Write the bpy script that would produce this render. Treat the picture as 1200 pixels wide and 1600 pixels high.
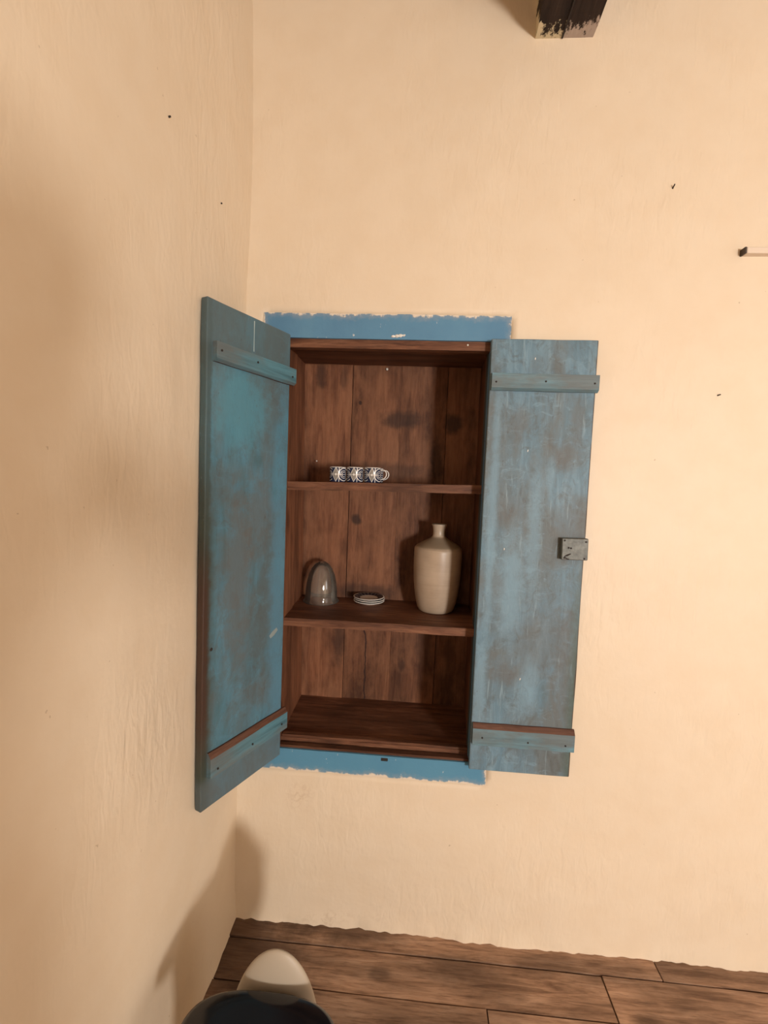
import bpy, bmesh, math, random
from mathutils import Vector, Matrix, noise

random.seed(7)
scene = bpy.context.scene
for o in list(bpy.data.objects):
    bpy.data.objects.remove(o, do_unlink=True)
COL = scene.collection

# ------------------------------------------------------------------ camera
cam_d = bpy.data.cameras.new('camera')
cam = bpy.data.objects.new('camera', cam_d)
COL.objects.link(cam)
cam_d.sensor_fit = 'VERTICAL'
cam_d.sensor_height = 36.0
cam_d.lens = 703.05 / 1600.0 * 36.0
cam_d.clip_start = 0.02
_R = ((0.99697887, -0.06414434, -0.04380212),
      (0.06678677, 0.99585188, 0.06179447),
      (0.03965666, -0.06453318, 0.99712728))       # columns: right, forward, up
cam.matrix_world = Matrix((
    (_R[0][0], _R[0][2], -_R[0][1], 0.40261),
    (_R[1][0], _R[1][2], -_R[1][1], -1.43883),
    (_R[2][0], _R[2][2], -_R[2][1], 1.52505),
    (0, 0, 0, 1)))
scene.camera = cam

# ------------------------------------------------------------------ light
scene.view_settings.view_transform = 'Standard'
scene.view_settings.look = 'None'
scene.view_settings.gamma = 1.0
scene.view_settings.use_curve_mapping = False
scene.view_settings.exposure = -0.25
world = bpy.data.worlds.new('world')
scene.world = world
world.use_nodes = True
world.node_tree.nodes['Background'].inputs[0].default_value = (0.75, 0.85, 1.0, 1)
world.node_tree.nodes['Background'].inputs[1].default_value = 0.6


def area(name, loc, rot, sx, sy, power, col):
    l = bpy.data.lights.new(name, 'AREA')
    l.shape = 'RECTANGLE'
    l.size, l.size_y = sx, sy
    l.energy = power
    l.color = col
    o = bpy.data.objects.new(name, l)
    COL.objects.link(o)
    o.location = loc
    o.rotation_euler = rot
    return o


# daylight entering by the window behind the viewer and an added side fill light
area('side_fill_light', (3.17, -2.3, 1.6), (math.radians(90), 0, math.radians(90)), 0.9, 1.1, 20, (1.0, 0.96, 0.92))  # unseen fill lamp added to brighten the left wall
area('window_daylight', (2.50, -4.37, 1.32), (math.radians(90), 0, 0), 0.36, 0.55, 168, (1.0, 0.96, 0.92))


# ------------------------------------------------------------------ material helpers
class NT:
    def __init__(self, name):
        self.m = bpy.data.materials.new(name)
        self.m.use_nodes = True
        self.t = self.m.node_tree
        self.n = self.t.nodes
        self.b = self.n['Principled BSDF']
        self.out = self.n['Material Output']

    def link(self, a, b):
        self.t.links.new(a, b)

    def put(self, sock, v):
        if isinstance(v, bpy.types.NodeSocket):
            self.link(v, sock)
        elif isinstance(v, (tuple, list)) and len(v) == 3 and sock.type == 'RGBA':
            sock.default_value = (*v, 1)
        else:
            sock.default_value = v

    def math(self, op, a, b=0.0, c=0.0, clamp=False):
        n = self.n.new('ShaderNodeMath')
        n.operation = op
        n.use_clamp = clamp
        self.put(n.inputs[0], a)
        self.put(n.inputs[1], b)
        if op in ('MULTIPLY_ADD', 'SMOOTH_MIN', 'SMOOTH_MAX', 'COMPARE', 'WRAP'):
            self.put(n.inputs[2], c)
        return n.outputs[0]

    def pos(self):
        return self.n.new('ShaderNodeNewGeometry').outputs['Position']

    def obj(self):
        return self.n.new('ShaderNodeTexCoord').outputs['Object']

    def rnd(self):
        return self.n.new('ShaderNodeObjectInfo').outputs['Random']

    def sep(self, v):
        n = self.n.new('ShaderNodeSeparateXYZ')
        self.link(v, n.inputs[0])
        return n.outputs

    def comb(self, x, y, z):
        n = self.n.new('ShaderNodeCombineXYZ')
        for i, v in enumerate((x, y, z)):
            self.put(n.inputs[i], v)
        return n.outputs[0]

    def mapp(self, v, scale=(1, 1, 1), loc=(0, 0, 0), rot=(0, 0, 0)):
        n = self.n.new('ShaderNodeMapping')
        self.link(v, n.inputs[0])
        self.put(n.inputs['Location'], loc)
        n.inputs['Rotation'].default_value = rot
        n.inputs['Scale'].default_value = scale
        return n.outputs[0]

    def noise(self, v, scale, detail=4, rough=0.55, dist=0.0):
        n = self.n.new('ShaderNodeTexNoise')
        self.link(v, n.inputs['Vector'])
        n.inputs['Scale'].default_value = scale
        n.inputs['Detail'].default_value = detail
        n.inputs['Roughness'].default_value = rough
        n.inputs['Distortion'].default_value = dist
        return n.outputs['Fac']

    def ramp(self, v, stops, interp='LINEAR'):
        n = self.n.new('ShaderNodeValToRGB')
        self.put(n.inputs[0], v)
        r = n.color_ramp
        r.interpolation = interp
        while len(r.elements) < len(stops):
            r.elements.new(0.5)
        for e, (p, c) in zip(r.elements, stops):
            e.position = p
            e.color = (*c, 1) if isinstance(c, (tuple, list)) else (c, c, c, 1)
        return n.outputs[0]

    def mix(self, f, a, b, mode='MIX'):
        n = self.n.new('ShaderNodeMix')
        n.data_type = 'RGBA'
        n.blend_type = mode
        self.put(n.inputs[0], f)
        self.put(n.inputs[6], a)
        self.put(n.inputs[7], b)
        return n.outputs[2]

    def smooth(self, v, lo, hi):
        n = self.n.new('ShaderNodeMapRange')
        n.interpolation_type = 'SMOOTHSTEP'
        self.put(n.inputs[0], v)
        n.inputs[1].default_value = lo
        n.inputs[2].default_value = hi
        return n.outputs[0]

    def ellipse(self, a, b, ca, cb, ra, rb, soft=0.4, wob=None):
        """1 inside an ellipse of centre (ca, cb), radii (ra, rb) in coordinates a, b"""
        da = self.math('DIVIDE', self.math('SUBTRACT', a, ca), ra)
        db = self.math('DIVIDE', self.math('SUBTRACT', b, cb), rb)
        d = self.math('SQRT', self.math('ADD', self.math('MULTIPLY', da, da), self.math('MULTIPLY', db, db)))
        if wob is not None:
            d = self.math('ADD', d, wob)
        return self.smooth(d, 1.0 + soft, 1.0 - soft)

    def bump(self, h, strength=0.3, dist=0.01, prev=None):
        n = self.n.new('ShaderNodeBump')
        self.put(n.inputs['Height'], h)
        n.inputs['Strength'].default_value = strength
        n.inputs['Distance'].default_value = dist
        if prev is not None:
            self.link(prev, n.inputs['Normal'])
        return n.outputs[0]

    def fin(self, col=None, rough=None, normal=None, metal=0.0, spec=None):
        if col is not None:
            self.put(self.b.inputs['Base Color'], col)
        if rough is not None:
            self.put(self.b.inputs['Roughness'], rough)
        if normal is not None:
            self.link(normal, self.b.inputs['Normal'])
        self.b.inputs['Metallic'].default_value = metal
        if spec is not None:
            self.b.inputs['Specular IOR Level'].default_value = spec
        return self.m


def mat_plain(name, col, rough=0.6, metal=0.0, spec=None):
    return NT(name).fin(col, rough, None, metal, spec)


def mat_plaster(name, base):
    t = NT(name)
    p = t.pos()
    big = t.noise(p, 1.3, 3)
    mid = t.noise(p, 9, 3, 0.6)
    fine = t.noise(p, 90, 2, 0.6)
    drag = t.noise(t.mapp(p, (1, 1, 0.35)), 38, 2, 0.55, 0.5)
    patch = t.ramp(t.noise(p, 2.2, 3), [(0.45, 0.15), (0.62, 1.0)])
    c = t.mix(big, tuple(x * 0.96 for x in base), tuple(min(1, x * 1.03) for x in base))
    c = t.mix(t.ramp(mid, [(0.35, 0.25), (0.6, 0.0)]), c, (base[0] * 0.92, base[1] * 0.86, base[2] * 0.78))
    # specks of dirt in the paint
    sp = t.ramp(t.noise(p, 55, 2, 0.5), [(0.215, 0.45), (0.235, 0.0)])
    c = t.mix(sp, c, (0.35, 0.24, 0.14))
    x, y, z = t.sep(p)
    # crumbling plaster: just over the floor and under the cupboard
    low = t.math('MULTIPLY', t.math('MULTIPLY', t.smooth(z, 0.09, 0.02), t.smooth(x, 0.50, 0.25)), t.smooth(t.noise(p, 9, 3), 0.46, 0.66))
    und = t.ellipse(x, z, 0.065, 0.455, 0.06, 0.075, 0.5, t.math('MULTIPLY', t.noise(p, 14, 3), 0.8))
    crumb = t.math('MAXIMUM', low, und)
    cr = t.ramp(t.noise(p, 60, 3, 0.7, 1.0), [(0.40, 1.0), (0.52, 0.0)])
    crk = t.math('MULTIPLY', crumb, cr)
    c = t.mix(t.math('MULTIPLY', crk, 0.3), c, (0.50, 0.34, 0.22))
    h1 = t.math('ADD', t.math('MULTIPLY', mid, 0.5), t.math('MULTIPLY', t.math('MULTIPLY', drag, patch), 0.9))
    b = t.bump(h1, 0.5, 0.007)
    b = t.bump(fine, 0.12, 0.002, b)
    return t.fin(c, 0.5, b, spec=0.35)


def mat_wood(name, dark, mid, light, axis='Z', space='obj', stain=0.5, grain=1.0, rough=0.62, worn=None):
    """long grained old wood; grain along the given axis"""
    t = NT(name)
    p = t.pos() if space == 'pos' else t.obj()
    r = t.rnd()
    off = t.comb(t.math('MULTIPLY', r, 13.1), t.math('MULTIPLY', r, 7.7), t.math('MULTIPLY', r, 3.3))
    va = t.n.new('ShaderNodeVectorMath')
    va.operation = 'ADD'
    t.link(p, va.inputs[0])
    t.link(off, va.inputs[1])
    v = va.outputs[0]
    k = 0.09
    sc = {'X': (k, 1, 1), 'Y': (1, k, 1), 'Z': (1, 1, k)}[axis]
    s2 = {'X': (.3, 1, 1), 'Y': (1, .3, 1), 'Z': (1, 1, .3)}[axis]
    g = t.noise(t.mapp(v, sc), 55, 6, 0.62, 0.7)
    g2 = t.noise(t.mapp(v, sc), 190, 3, 0.6)
    st = t.noise(t.mapp(v, s2), 7, 5, 0.6, 0.4)
    c = t.ramp(g, [(0.28, dark), (0.48, mid), (0.72, light)])
    c = t.mix(t.math('MULTIPLY', t.ramp(g2, [(0.35, 1.0), (0.5, 0.0)]), 0.45 * grain), c, dark)
    c = t.mix(t.math('MULTIPLY', t.ramp(st, [(0.35, 1.0), (0.6, 0.0)]), stain), c, tuple(x * 0.35 for x in dark))
    vo = t.n.new('ShaderNodeTexVoronoi')
    vo.feature = 'F1'
    t.link(t.mapp(v, {'X': (.5, 1, 1), 'Y': (1, .5, 1), 'Z': (1, 1, .5)}[axis]), vo.inputs['Vector'])
    vo.inputs['Scale'].default_value = 6
    kn = t.ramp(vo.outputs['Distance'], [(0.06, 0.9), (0.17, 0.0)])
    c = t.mix(t.math('MULTIPLY', kn, 0.7), c, tuple(x * 0.3 for x in dark))
    br = t.math('MULTIPLY_ADD', r, 0.35, 0.82)
    hs = t.n.new('ShaderNodeHueSaturation')
    t.link(c, hs.inputs['Color'])
    t.link(br, hs.inputs['Value'])
    c = hs.outputs[0]
    b = t.bump(t.math('ADD', g, t.math('MULTIPLY', g2, 0.5)), 0.35 * grain, 0.004)
    return t.fin(c, t.math('MULTIPLY_ADD', st, -0.25, rough + 0.12), b, spec=0.3)


BLUE = (0.105, 0.27, 0.37)


def mat_door(name, left):
    """brushed blue paint over old wood, rubbed grey and brown; local X across, Z up"""
    t = NT(name)
    p = t.obj()
    x, y, z = t.sep(p)
    seed = (3.1, 0, 5.2) if left else (0, 0, 0)
    pv = t.mapp(p, (1, 1, 1), seed)
    streak = t.noise(t.mapp(pv, (1, 1, 0.16)), 26, 6, 0.62, 0.8)
    cloud = t.noise(t.mapp(pv, (1, 1, 0.55)), 6.5, 5, 0.6, 0.5)
    fine = t.noise(t.mapp(pv, (1, 1, 0.3)), 120, 4, 0.65)
    scr = t.noise(t.mapp(pv, (1, 1, 0.1), rot=(0, 0.35, 0)), 60, 3, 0.6)
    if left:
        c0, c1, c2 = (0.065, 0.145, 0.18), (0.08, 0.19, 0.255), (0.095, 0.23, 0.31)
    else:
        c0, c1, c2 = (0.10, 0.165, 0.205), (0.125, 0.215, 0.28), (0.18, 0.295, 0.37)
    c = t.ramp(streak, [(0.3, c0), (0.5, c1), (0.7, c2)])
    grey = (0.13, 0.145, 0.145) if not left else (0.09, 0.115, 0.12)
    c = t.mix(t.math('MULTIPLY', t.ramp(cloud, [(0.43, 0.0), (0.6, 1.0)]), 0.85), c, grey)
    m1 = t.noise(t.mapp(pv, (1, 1, 0.6), rot=(0, 0.25, 0)), 24, 7, 0.72, 1.2)
    m2 = t.noise(t.mapp(pv, (0.55, 1, 1), (4.0, 0, 2.0), (0, -0.15, 0)), 30, 6, 0.7, 1.0)
    c = t.mix(t.math('MULTIPLY', t.ramp(m1, [(0.50, 0.0), (0.66, 1.0)]), 0.55), c, (0.085, 0.09, 0.085))
    c = t.mix(t.math('MULTIPLY', t.ramp(m2, [(0.30, 1.0), (0.45, 0.0)]), 0.30 if left else 0.5), c, tuple(v * 1.15 for v in c2))
    # rubbed places
    w = t.math('MULTIPLY', t.math('SUBTRACT', t.noise(pv, 20, 7, 0.7), 0.5), 2.6)
    W = 0.3155
    if left:
        spots = [(0.20, 0.62, 0.05, 0.26, 0.65), (0.12, 0.80, 0.05, 0.12, 0.55), (0.09, 1.0, 0.03, 0.14, 0.4),
                 (0.27, 1.10, 0.02, 0.12, 0.5), (0.10, 0.25, 0.07, 0.05, 0.35)]
    else:
        spots = [(0.10, 1.10, 0.03, 0.05, 0.5), (0.235, 1.01, 0.035, 0.05, 0.6), (0.265, 0.80, 0.045, 0.10, 0.45),
                 (0.07, 0.83, 0.05, 0.04, 0.5), (0.20, 0.43, 0.10, 0.12, 0.45), (0.10, 0.32, 0.05, 0.035, 0.6),
                 (0.06, 0.60, 0.025, 0.05, 0.4), (0.28, 0.35, 0.03, 0.2, 0.4), (0.27, 1.12, 0.02, 0.07, 0.4)]
    for (cx, cz, rx, rz, k) in spots:
        c = t.mix(t.math('MULTIPLY', t.ellipse(x, z, cx, cz, rx, rz, 0.6, w), k), c, (0.12, 0.115, 0.105))
    # pale scuffs
    if not left:
        for (cx, cz, rx, rz, k) in [(0.10, 0.60, 0.035, 0.16, 0.75), (0.16, 0.78, 0.02, 0.16, 0.6), (0.20, 0.95, 0.012, 0.05, 0.6),
                                    (0.03, 0.85, 0.012, 0.45, 0.6), (0.02, 0.25, 0.015, 0.2, 0.6), (0.17, 0.28, 0.03, 0.08, 0.5)]:
            c = t.mix(t.math('MULTIPLY', t.ellipse(x, z, cx, cz, rx, rz, 0.7, w), k), c, (0.19, 0.32, 0.41))
        c = t.mix(t.ramp(scr, [(0.62, 0.0), (0.72, 0.5)]), c, (0.28, 0.40, 0.46))
    else:
        c = t.mix(t.math('MULTIPLY', t.ellipse(x, z, 0.20, 1.10, 0.10, 0.11, 0.6, w), 0.8), c, (0.085, 0.245, 0.32))
        c = t.mix(t.math('MULTIPLY', t.ellipse(x, z, 0.03, 0.5, 0.035, 0.5, 0.7, w), 0.7), c, (0.095, 0.235, 0.335))
    # grime worn through to the wood along the free edge
    ew = t.math('ADD', t.math('MULTIPLY', t.math('SUBTRACT', W, x), 1.0), t.math('MULTIPLY', w, 0.012))
    if left:
        c = t.mix(t.math('MULTIPLY', t.smooth(ew, 0.022, 0.012), 0.75), c, (0.055, 0.078, 0.075))
        edge = t.math('MULTIPLY', t.smooth(ew, 0.05, 0.006), t.smooth(z, 1.05, 0.62))
        c = t.mix(t.math('MULTIPLY', edge, 0.9), c, (0.045, 0.055, 0.038))
        core = t.math('MULTIPLY', t.smooth(ew, 0.028, 0.008), t.ellipse(x, z, W, 0.43, 0.06, 0.26, 0.4))
        c = t.mix(core, c, (0.055, 0.028, 0.018))
        c = t.mix(t.math('MULTIPLY', t.smooth(z, 1.235, 1.26), 0.55), c, (0.085, 0.125, 0.135))
        c = t.mix(t.math('MULTIPLY', t.smooth(z, 0.10, 0.06), 0.6), c, (0.10, 0.125, 0.135))
    else:
        edge = t.math('MULTIPLY', t.smooth(ew, 0.04, 0.0), t.smooth(z, 0.78, 0.35))
        c = t.mix(t.math('MULTIPLY', edge, 0.85), c, (0.075, 0.105, 0.085))
        rim = t.smooth(t.math('SUBTRACT', W, x), 0.006, 0.002)
        c = t.mix(t.math('MULTIPLY', rim, t.smooth(t.noise(pv, 9, 3), 0.35, 0.6)), c, (0.07, 0.045, 0.03))
    # fine specks of bare wood and of pale primer
    c = t.mix(t.ramp(fine, [(0.28, 0.7), (0.36, 0.0)]), c, (0.07, 0.06, 0.05))
    c = t.mix(t.ramp(fine, [(0.68, 0.0), (0.80, 0.6)]), c, (0.30, 0.42, 0.46))
    b = t.bump(t.math('ADD', streak, t.math('MULTIPLY', fine, 0.6)), 0.25, 0.004)
    return t.fin(c, t.math('MULTIPLY_ADD', cloud, 0.25, 0.42), b, spec=0.35)


def mat_batten(name, left):
    t = NT(name)
    p = t.obj()
    g = t.noise(t.mapp(p, (0.07, 1, 1)), 70, 5, 0.65, 0.6)
    cl = t.noise(t.mapp(p, (0.4, 1, 1)), 14, 4)
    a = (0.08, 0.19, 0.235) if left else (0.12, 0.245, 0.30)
    c = t.ramp(g, [(0.3, tuple(x * 0.62 for x in a)), (0.5, a), (0.75, tuple(x * 1.35 for x in a))])
    c = t.mix(t.math('MULTIPLY', t.ramp(cl, [(0.42, 0.0), (0.62, 1.0)]), 0.7), c, (0.13, 0.125, 0.115))
    return t.fin(c, 0.5, t.bump(g, 0.4, 0.004), spec=0.35)


def mat_frame():
    """flat blue paint on the frame boards with plaster smeared over the outer edges"""
    t = NT('blue_frame_paint')
    p = t.pos()
    x, y, z = t.sep(p)
    n1 = t.noise(p, 5, 4)
    n2 = t.noise(p, 45, 5, 0.65)
    c = t.ramp(n1, [(0.3, (0.085, 0.205, 0.34)), (0.55, (0.10, 0.24, 0.38)), (0.75, (0.12, 0.27, 0.40))])
    lo = t.smooth(z, 1.2, 1.0)
    c = t.mix(t.math('MULTIPLY', lo, 0.55), c, (0.085, 0.27, 0.40))
    # distance to the outer outline
    dx = t.math('MINIMUM', t.math('SUBTRACT', x, -0.0964), t.math('SUBTRACT', 0.679, x))
    dz = t.math('MINIMUM', t.math('SUBTRACT', z, 0.5485), t.math('SUBTRACT', 2.05, z))
    d = t.math('MINIMUM', dx, dz)
    d = t.math('ADD', d, t.math('MULTIPLY', t.math('SUBTRACT', n2, 0.5), 0.04))
    d = t.math('ADD', d, t.math('MULTIPLY', t.math('SUBTRACT', t.noise(p, 11, 3), 0.5), 0.03))
    sm = t.smooth(d, 0.006, 0.000)
    c = t.mix(t.math('MULTIPLY', t.smooth(d, 0.022, 0.002), 0.45), c, (0.30, 0.33, 0.36))
    c = t.mix(sm, c, (0.72, 0.62, 0.50))
    fl = t.ramp(t.noise(t.mapp(p, (1, 1, 0.5)), 70, 3, 0.6), [(0.70, 0.0), (0.74, 1.0)])
    c = t.mix(t.math('MULTIPLY', fl, 0.8), c, (0.62, 0.62, 0.60))
    b = t.bump(t.math('ADD', n2, sm), 0.3, 0.003)
    return t.fin(c, 0.5, b, spec=0.35)


WALL = (0.76, 0.635, 0.48)
M_wall = mat_plaster('cream_plaster', WALL)
M_ceil = mat_plain('ceiling_wood', (0.40, 0.31, 0.22), 0.7)
M_niche = mat_wood('cupboard_wood', (0.085, 0.028, 0.013), (0.20, 0.078, 0.037), (0.29, 0.125, 0.062), 'Z', 'pos', 0.6)
M_shelf = mat_wood('shelf_wood', (0.080, 0.030, 0.015), (0.19, 0.078, 0.040), (0.30, 0.14, 0.075), 'X', 'pos', 0.6)
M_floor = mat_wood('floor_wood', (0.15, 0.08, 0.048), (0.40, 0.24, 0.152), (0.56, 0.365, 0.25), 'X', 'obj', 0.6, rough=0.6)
_f = NT.__new__(NT)
_f.m, _f.t = M_floor, M_floor.node_tree
_f.n = _f.t.nodes
_f.b = _f.n['Principled BSDF']
_c = _f.b.inputs['Base Color'].links[0].from_socket
_p = _f.pos()
_x, _y, _z = _f.sep(_p)
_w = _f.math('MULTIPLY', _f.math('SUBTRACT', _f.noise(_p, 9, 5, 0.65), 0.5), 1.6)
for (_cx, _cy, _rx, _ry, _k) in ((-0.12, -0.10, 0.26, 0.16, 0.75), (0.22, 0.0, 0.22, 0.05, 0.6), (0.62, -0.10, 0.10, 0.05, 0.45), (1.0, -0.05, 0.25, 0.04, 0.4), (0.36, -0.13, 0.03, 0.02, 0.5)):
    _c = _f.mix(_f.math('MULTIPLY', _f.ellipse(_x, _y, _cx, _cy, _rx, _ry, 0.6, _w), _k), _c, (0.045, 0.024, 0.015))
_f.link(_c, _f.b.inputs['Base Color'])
M_bare = mat_wood('bare_edge_wood', (0.07, 0.03, 0.018), (0.13, 0.06, 0.038), (0.19, 0.095, 0.062), 'X', 'obj', 0.4)
M_frame = mat_frame()


def mat_back():
    """the back boards: mat_wood plus the big knots and stains seen on them"""
    m = mat_wood('cupboard_back_wood', (0.10, 0.034, 0.016), (0.215, 0.086, 0.041), (0.30, 0.132, 0.066), 'Z', 'pos', 0.75, 0.7)
    t = NT.__new__(NT)
    t.m, t.t = m, m.node_tree
    t.n = t.t.nodes
    t.b = t.n['Principled BSDF']
    c = t.b.inputs['Base Color'].links[0].from_socket
    p = t.pos()
    x, y, z = t.sep(p)
    w = t.math('MULTIPLY', t.math('SUBTRACT', t.noise(p, 28, 4), 0.5), 1.3)
    blot = t.noise(t.mapp(p, (1, 1, 0.45)), 16, 5, 0.65)
    c = t.mix(t.math('MULTIPLY', t.ramp(blot, [(0.42, 0.0), (0.62, 1.0)]), 0.45), c, (0.30, 0.135, 0.068))
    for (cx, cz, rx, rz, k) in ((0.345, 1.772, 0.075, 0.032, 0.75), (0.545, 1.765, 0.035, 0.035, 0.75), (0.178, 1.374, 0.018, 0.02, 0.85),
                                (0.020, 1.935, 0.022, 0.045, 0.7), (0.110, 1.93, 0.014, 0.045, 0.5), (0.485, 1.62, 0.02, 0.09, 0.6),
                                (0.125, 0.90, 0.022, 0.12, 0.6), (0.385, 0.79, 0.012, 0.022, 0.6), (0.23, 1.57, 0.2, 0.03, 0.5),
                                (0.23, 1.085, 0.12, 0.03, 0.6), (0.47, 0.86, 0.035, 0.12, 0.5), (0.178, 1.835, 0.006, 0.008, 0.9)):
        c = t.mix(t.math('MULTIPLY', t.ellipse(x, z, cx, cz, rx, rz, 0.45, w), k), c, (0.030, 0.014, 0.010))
    # a split running down the lowest part of the second board
    s_ = t.math('SUBTRACT', x, t.math('ADD', 0.236, t.math('MULTIPLY', t.smooth(z, 0.86, 1.02), -0.028)))
    s_ = t.math('ADD', s_, t.math('MULTIPLY', t.math('SUBTRACT', t.noise(p, 25, 3), 0.5), 0.016))
    sp = t.math('MULTIPLY', t.smooth(t.math('ABSOLUTE', s_), 0.0042, 0.0015), t.smooth(z, 1.04, 1.03))
    c = t.mix(t.math('MULTIPLY', sp, 0.9), c, (0.025, 0.010, 0.008))
    t.link(c, t.b.inputs['Base Color'])
    return m


M_back = mat_back()
M_jamb = mat_plain('jamb_paint', (0.045, 0.06, 0.062), 0.6)
M_iron = mat_plain('dark_iron', (0.018, 0.014, 0.012), 0.6)
M_hole = mat_plain('nail_rust', (0.02, 0.013, 0.01), 0.8)
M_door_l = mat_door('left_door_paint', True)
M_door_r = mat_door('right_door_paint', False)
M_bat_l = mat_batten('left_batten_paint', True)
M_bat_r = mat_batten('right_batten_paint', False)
M_pale = mat_plain('pale_paint', (0.62, 0.55, 0.46), 0.6)
M_white = mat_plain('white_paint', (0.75, 0.72, 0.66), 0.5)


# ------------------------------------------------------------------ mesh helpers
def link_obj(name, me, parent=None, loc=None, rot=None):
    o = bpy.data.objects.new(name, me)
    COL.objects.link(o)
    if parent is not None:
        o.parent = parent
    if loc is not None:
        o.location = loc
    if rot is not None:
        o.rotation_euler = rot
    return o


def mesh_from(bm, name, mats, smooth=False):
    bmesh.ops.recalc_face_normals(bm, faces=bm.faces)
    me = bpy.data.meshes.new(name)
    bm.to_mesh(me)
    bm.free()
    for m in (mats if isinstance(mats, (list, tuple)) else [mats]):
        me.materials.append(m)
    if smooth:
        for f in me.polygons:
            f.use_smooth = True
    return me


def tag(o, label, cat, group=None):
    o['label'] = label
    o['category'] = cat
    if group:
        o['group'] = group
    return o


def empty(name, loc, label, cat, group=None, rz=0):
    o = link_obj(name, None, None, loc, (0, 0, rz))
    o.empty_display_size = 0.1
    return tag(o, label, cat, group)


def bm_box(bm, x0, x1, y0, y1, z0, z1, bev=0.0, seg=1):
    vs = [bm.verts.new(c) for c in ((x0, y0, z0), (x1, y0, z0), (x1, y1, z0), (x0, y1, z0),
                                    (x0, y0, z1), (x1, y0, z1), (x1, y1, z1), (x0, y1, z1))]
    fs = [bm.faces.new([vs[i] for i in q]) for q in
          ((0, 3, 2, 1), (4, 5, 6, 7), (0, 1, 5, 4), (1, 2, 6, 5), (2, 3, 7, 6), (3, 0, 4, 7))]
    if bev > 0:
        es = list({e for f in fs for e in f.edges})
        bmesh.ops.bevel(bm, geom=es, offset=bev, segments=seg, profile=0.5, affect='EDGES')
    return vs


def box(name, x0, x1, y0, y1, z0, z1, mats, parent=None, bev=0.0, off=(0, 0, 0), seg=1, smooth=False):
    """a bevelled box given in world coordinates, its parent standing unrotated at off"""
    c = Vector(((x0 + x1) / 2, (y0 + y1) / 2, (z0 + z1) / 2))
    bm = bmesh.new()
    bm_box(bm, x0 - c.x, x1 - c.x, y0 - c.y, y1 - c.y, z0 - c.z, z1 - c.z, bev, seg)
    return link_obj(name, mesh_from(bm, name, mats, smooth), parent, c - Vector(off))


def rough_board(name, x0, x1, y0, y1, z0, z1, mats, parent=None, off=(0, 0, 0), axis=0, n=14, amp=0.0015, bev=0.002, skew=None, seed=0.0):
    """a hand sawn board: a box cut along one axis, its long edges wandering a little"""
    lo, hi = [x0, y0, z0], [x1, y1, z1]
    c = Vector([(a + b) / 2 for a, b in zip(lo, hi)])
    bm = bmesh.new()
    a1, a2 = [i for i in range(3) if i != axis]
    rings = []
    for i in range(n + 1):
        s = lo[axis] + (hi[axis] - lo[axis]) * i / n
        ring = []
        for (p, q) in ((lo, lo), (hi, lo), (hi, hi), (lo, hi)):
            base = (p[a1], q[a2])
            for k in range(1):
                v = [0, 0, 0]
                v[axis] = s
                v[a1] = base[0]
                v[a2] = base[1]
                nv = noise.noise_vector(Vector((v[0] * 9 + seed, v[1] * 9, v[2] * 9 + seed * 1.7)))
                v[a1] += nv[0] * amp
                v[a2] += nv[1] * amp
                vv = Vector(v)
                if skew:
                    vv = skew(vv)
                ring.append(bm.verts.new(vv - c))
        rings.append(ring)
    for i in range(n):
        for k in range(4):
            bm.faces.new([rings[i][k], rings[i][(k + 1) % 4], rings[i + 1][(k + 1) % 4], rings[i + 1][k]])
    bm.faces.new(rings[0])
    bm.faces.new(rings[-1])
    if bev:
        long_e = [e for e in bm.edges if e.calc_face_angle(0) > 0.5]
        bmesh.ops.bevel(bm, geom=long_e, offset=bev, segments=1, profile=0.5, affect='EDGES')
    return link_obj(name, mesh_from(bm, name, mats), parent, c - Vector(off))


def lathe_bm(prof, n=48, close_bottom=True, close_top=False):
    bm = bmesh.new()
    rings = []
    for r, z in prof:
        rings.append([bm.verts.new((max(r, 1e-5) * math.cos(2 * math.pi * i / n), max(r, 1e-5) * math.sin(2 * math.pi * i / n), z)) for i in range(n)])
    for a, b in zip(rings, rings[1:]):
        for i in range(n):
            bm.faces.new([a[i], a[(i + 1) % n], b[(i + 1) % n], b[i]])
    if close_bottom:
        bm.faces.new(rings[0][::-1])
    if close_top:
        bm.faces.new(rings[-1])
    bmesh.ops.remove_doubles(bm, verts=bm.verts, dist=1e-5)
    return bm


def tube_bm(bm, pts, rad, n=8, cap=True):
    pts = [Vector(p) for p in pts]
    rings = []
    rads = rad if isinstance(rad, (list, tuple)) else [rad] * len(pts)
    up = None
    for i, p in enumerate(pts):
        d = (pts[min(i + 1, len(pts) - 1)] - pts[max(i - 1, 0)]).normalized()
        if up is None:
            up = Vector((0, 0, 1)) if abs(d.z) < 0.9 else Vector((1, 0, 0))
        a = d.cross(up).normalized()
        b = a.cross(d).normalized()
        up = b
        rings.append([bm.verts.new(p + (a * math.cos(2 * math.pi * k / n) + b * math.sin(2 * math.pi * k / n)) * rads[i]) for k in range(n)])
    for a, b in zip(rings, rings[1:]):
        for k in range(n):
            bm.faces.new([a[k], a[(k + 1) % n], b[(k + 1) % n], b[k]])
    if cap:
        bm.faces.new(rings[0][::-1])
        bm.faces.new(rings[-1])


def structure(o):
    o['kind'] = 'structure'
    return o


# ------------------------------------------------------------------ the room
XL, XR, YF, ZC = -0.156, 3.2, -4.4, 3.06
HX0, HX1, HZ0, HZ1 = -0.0964, 0.679, 0.5485, 2.05      # hole that holds the cupboard frame


def lines(a, b, must, step):
    m = sorted(set([a, b] + must))
    out = []
    for p, q in zip(m, m[1:]):
        k = max(1, round((q - p) / step))
        out += [p + (q - p) * i / k for i in range(k)]
    return out + [m[-1]]


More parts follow.
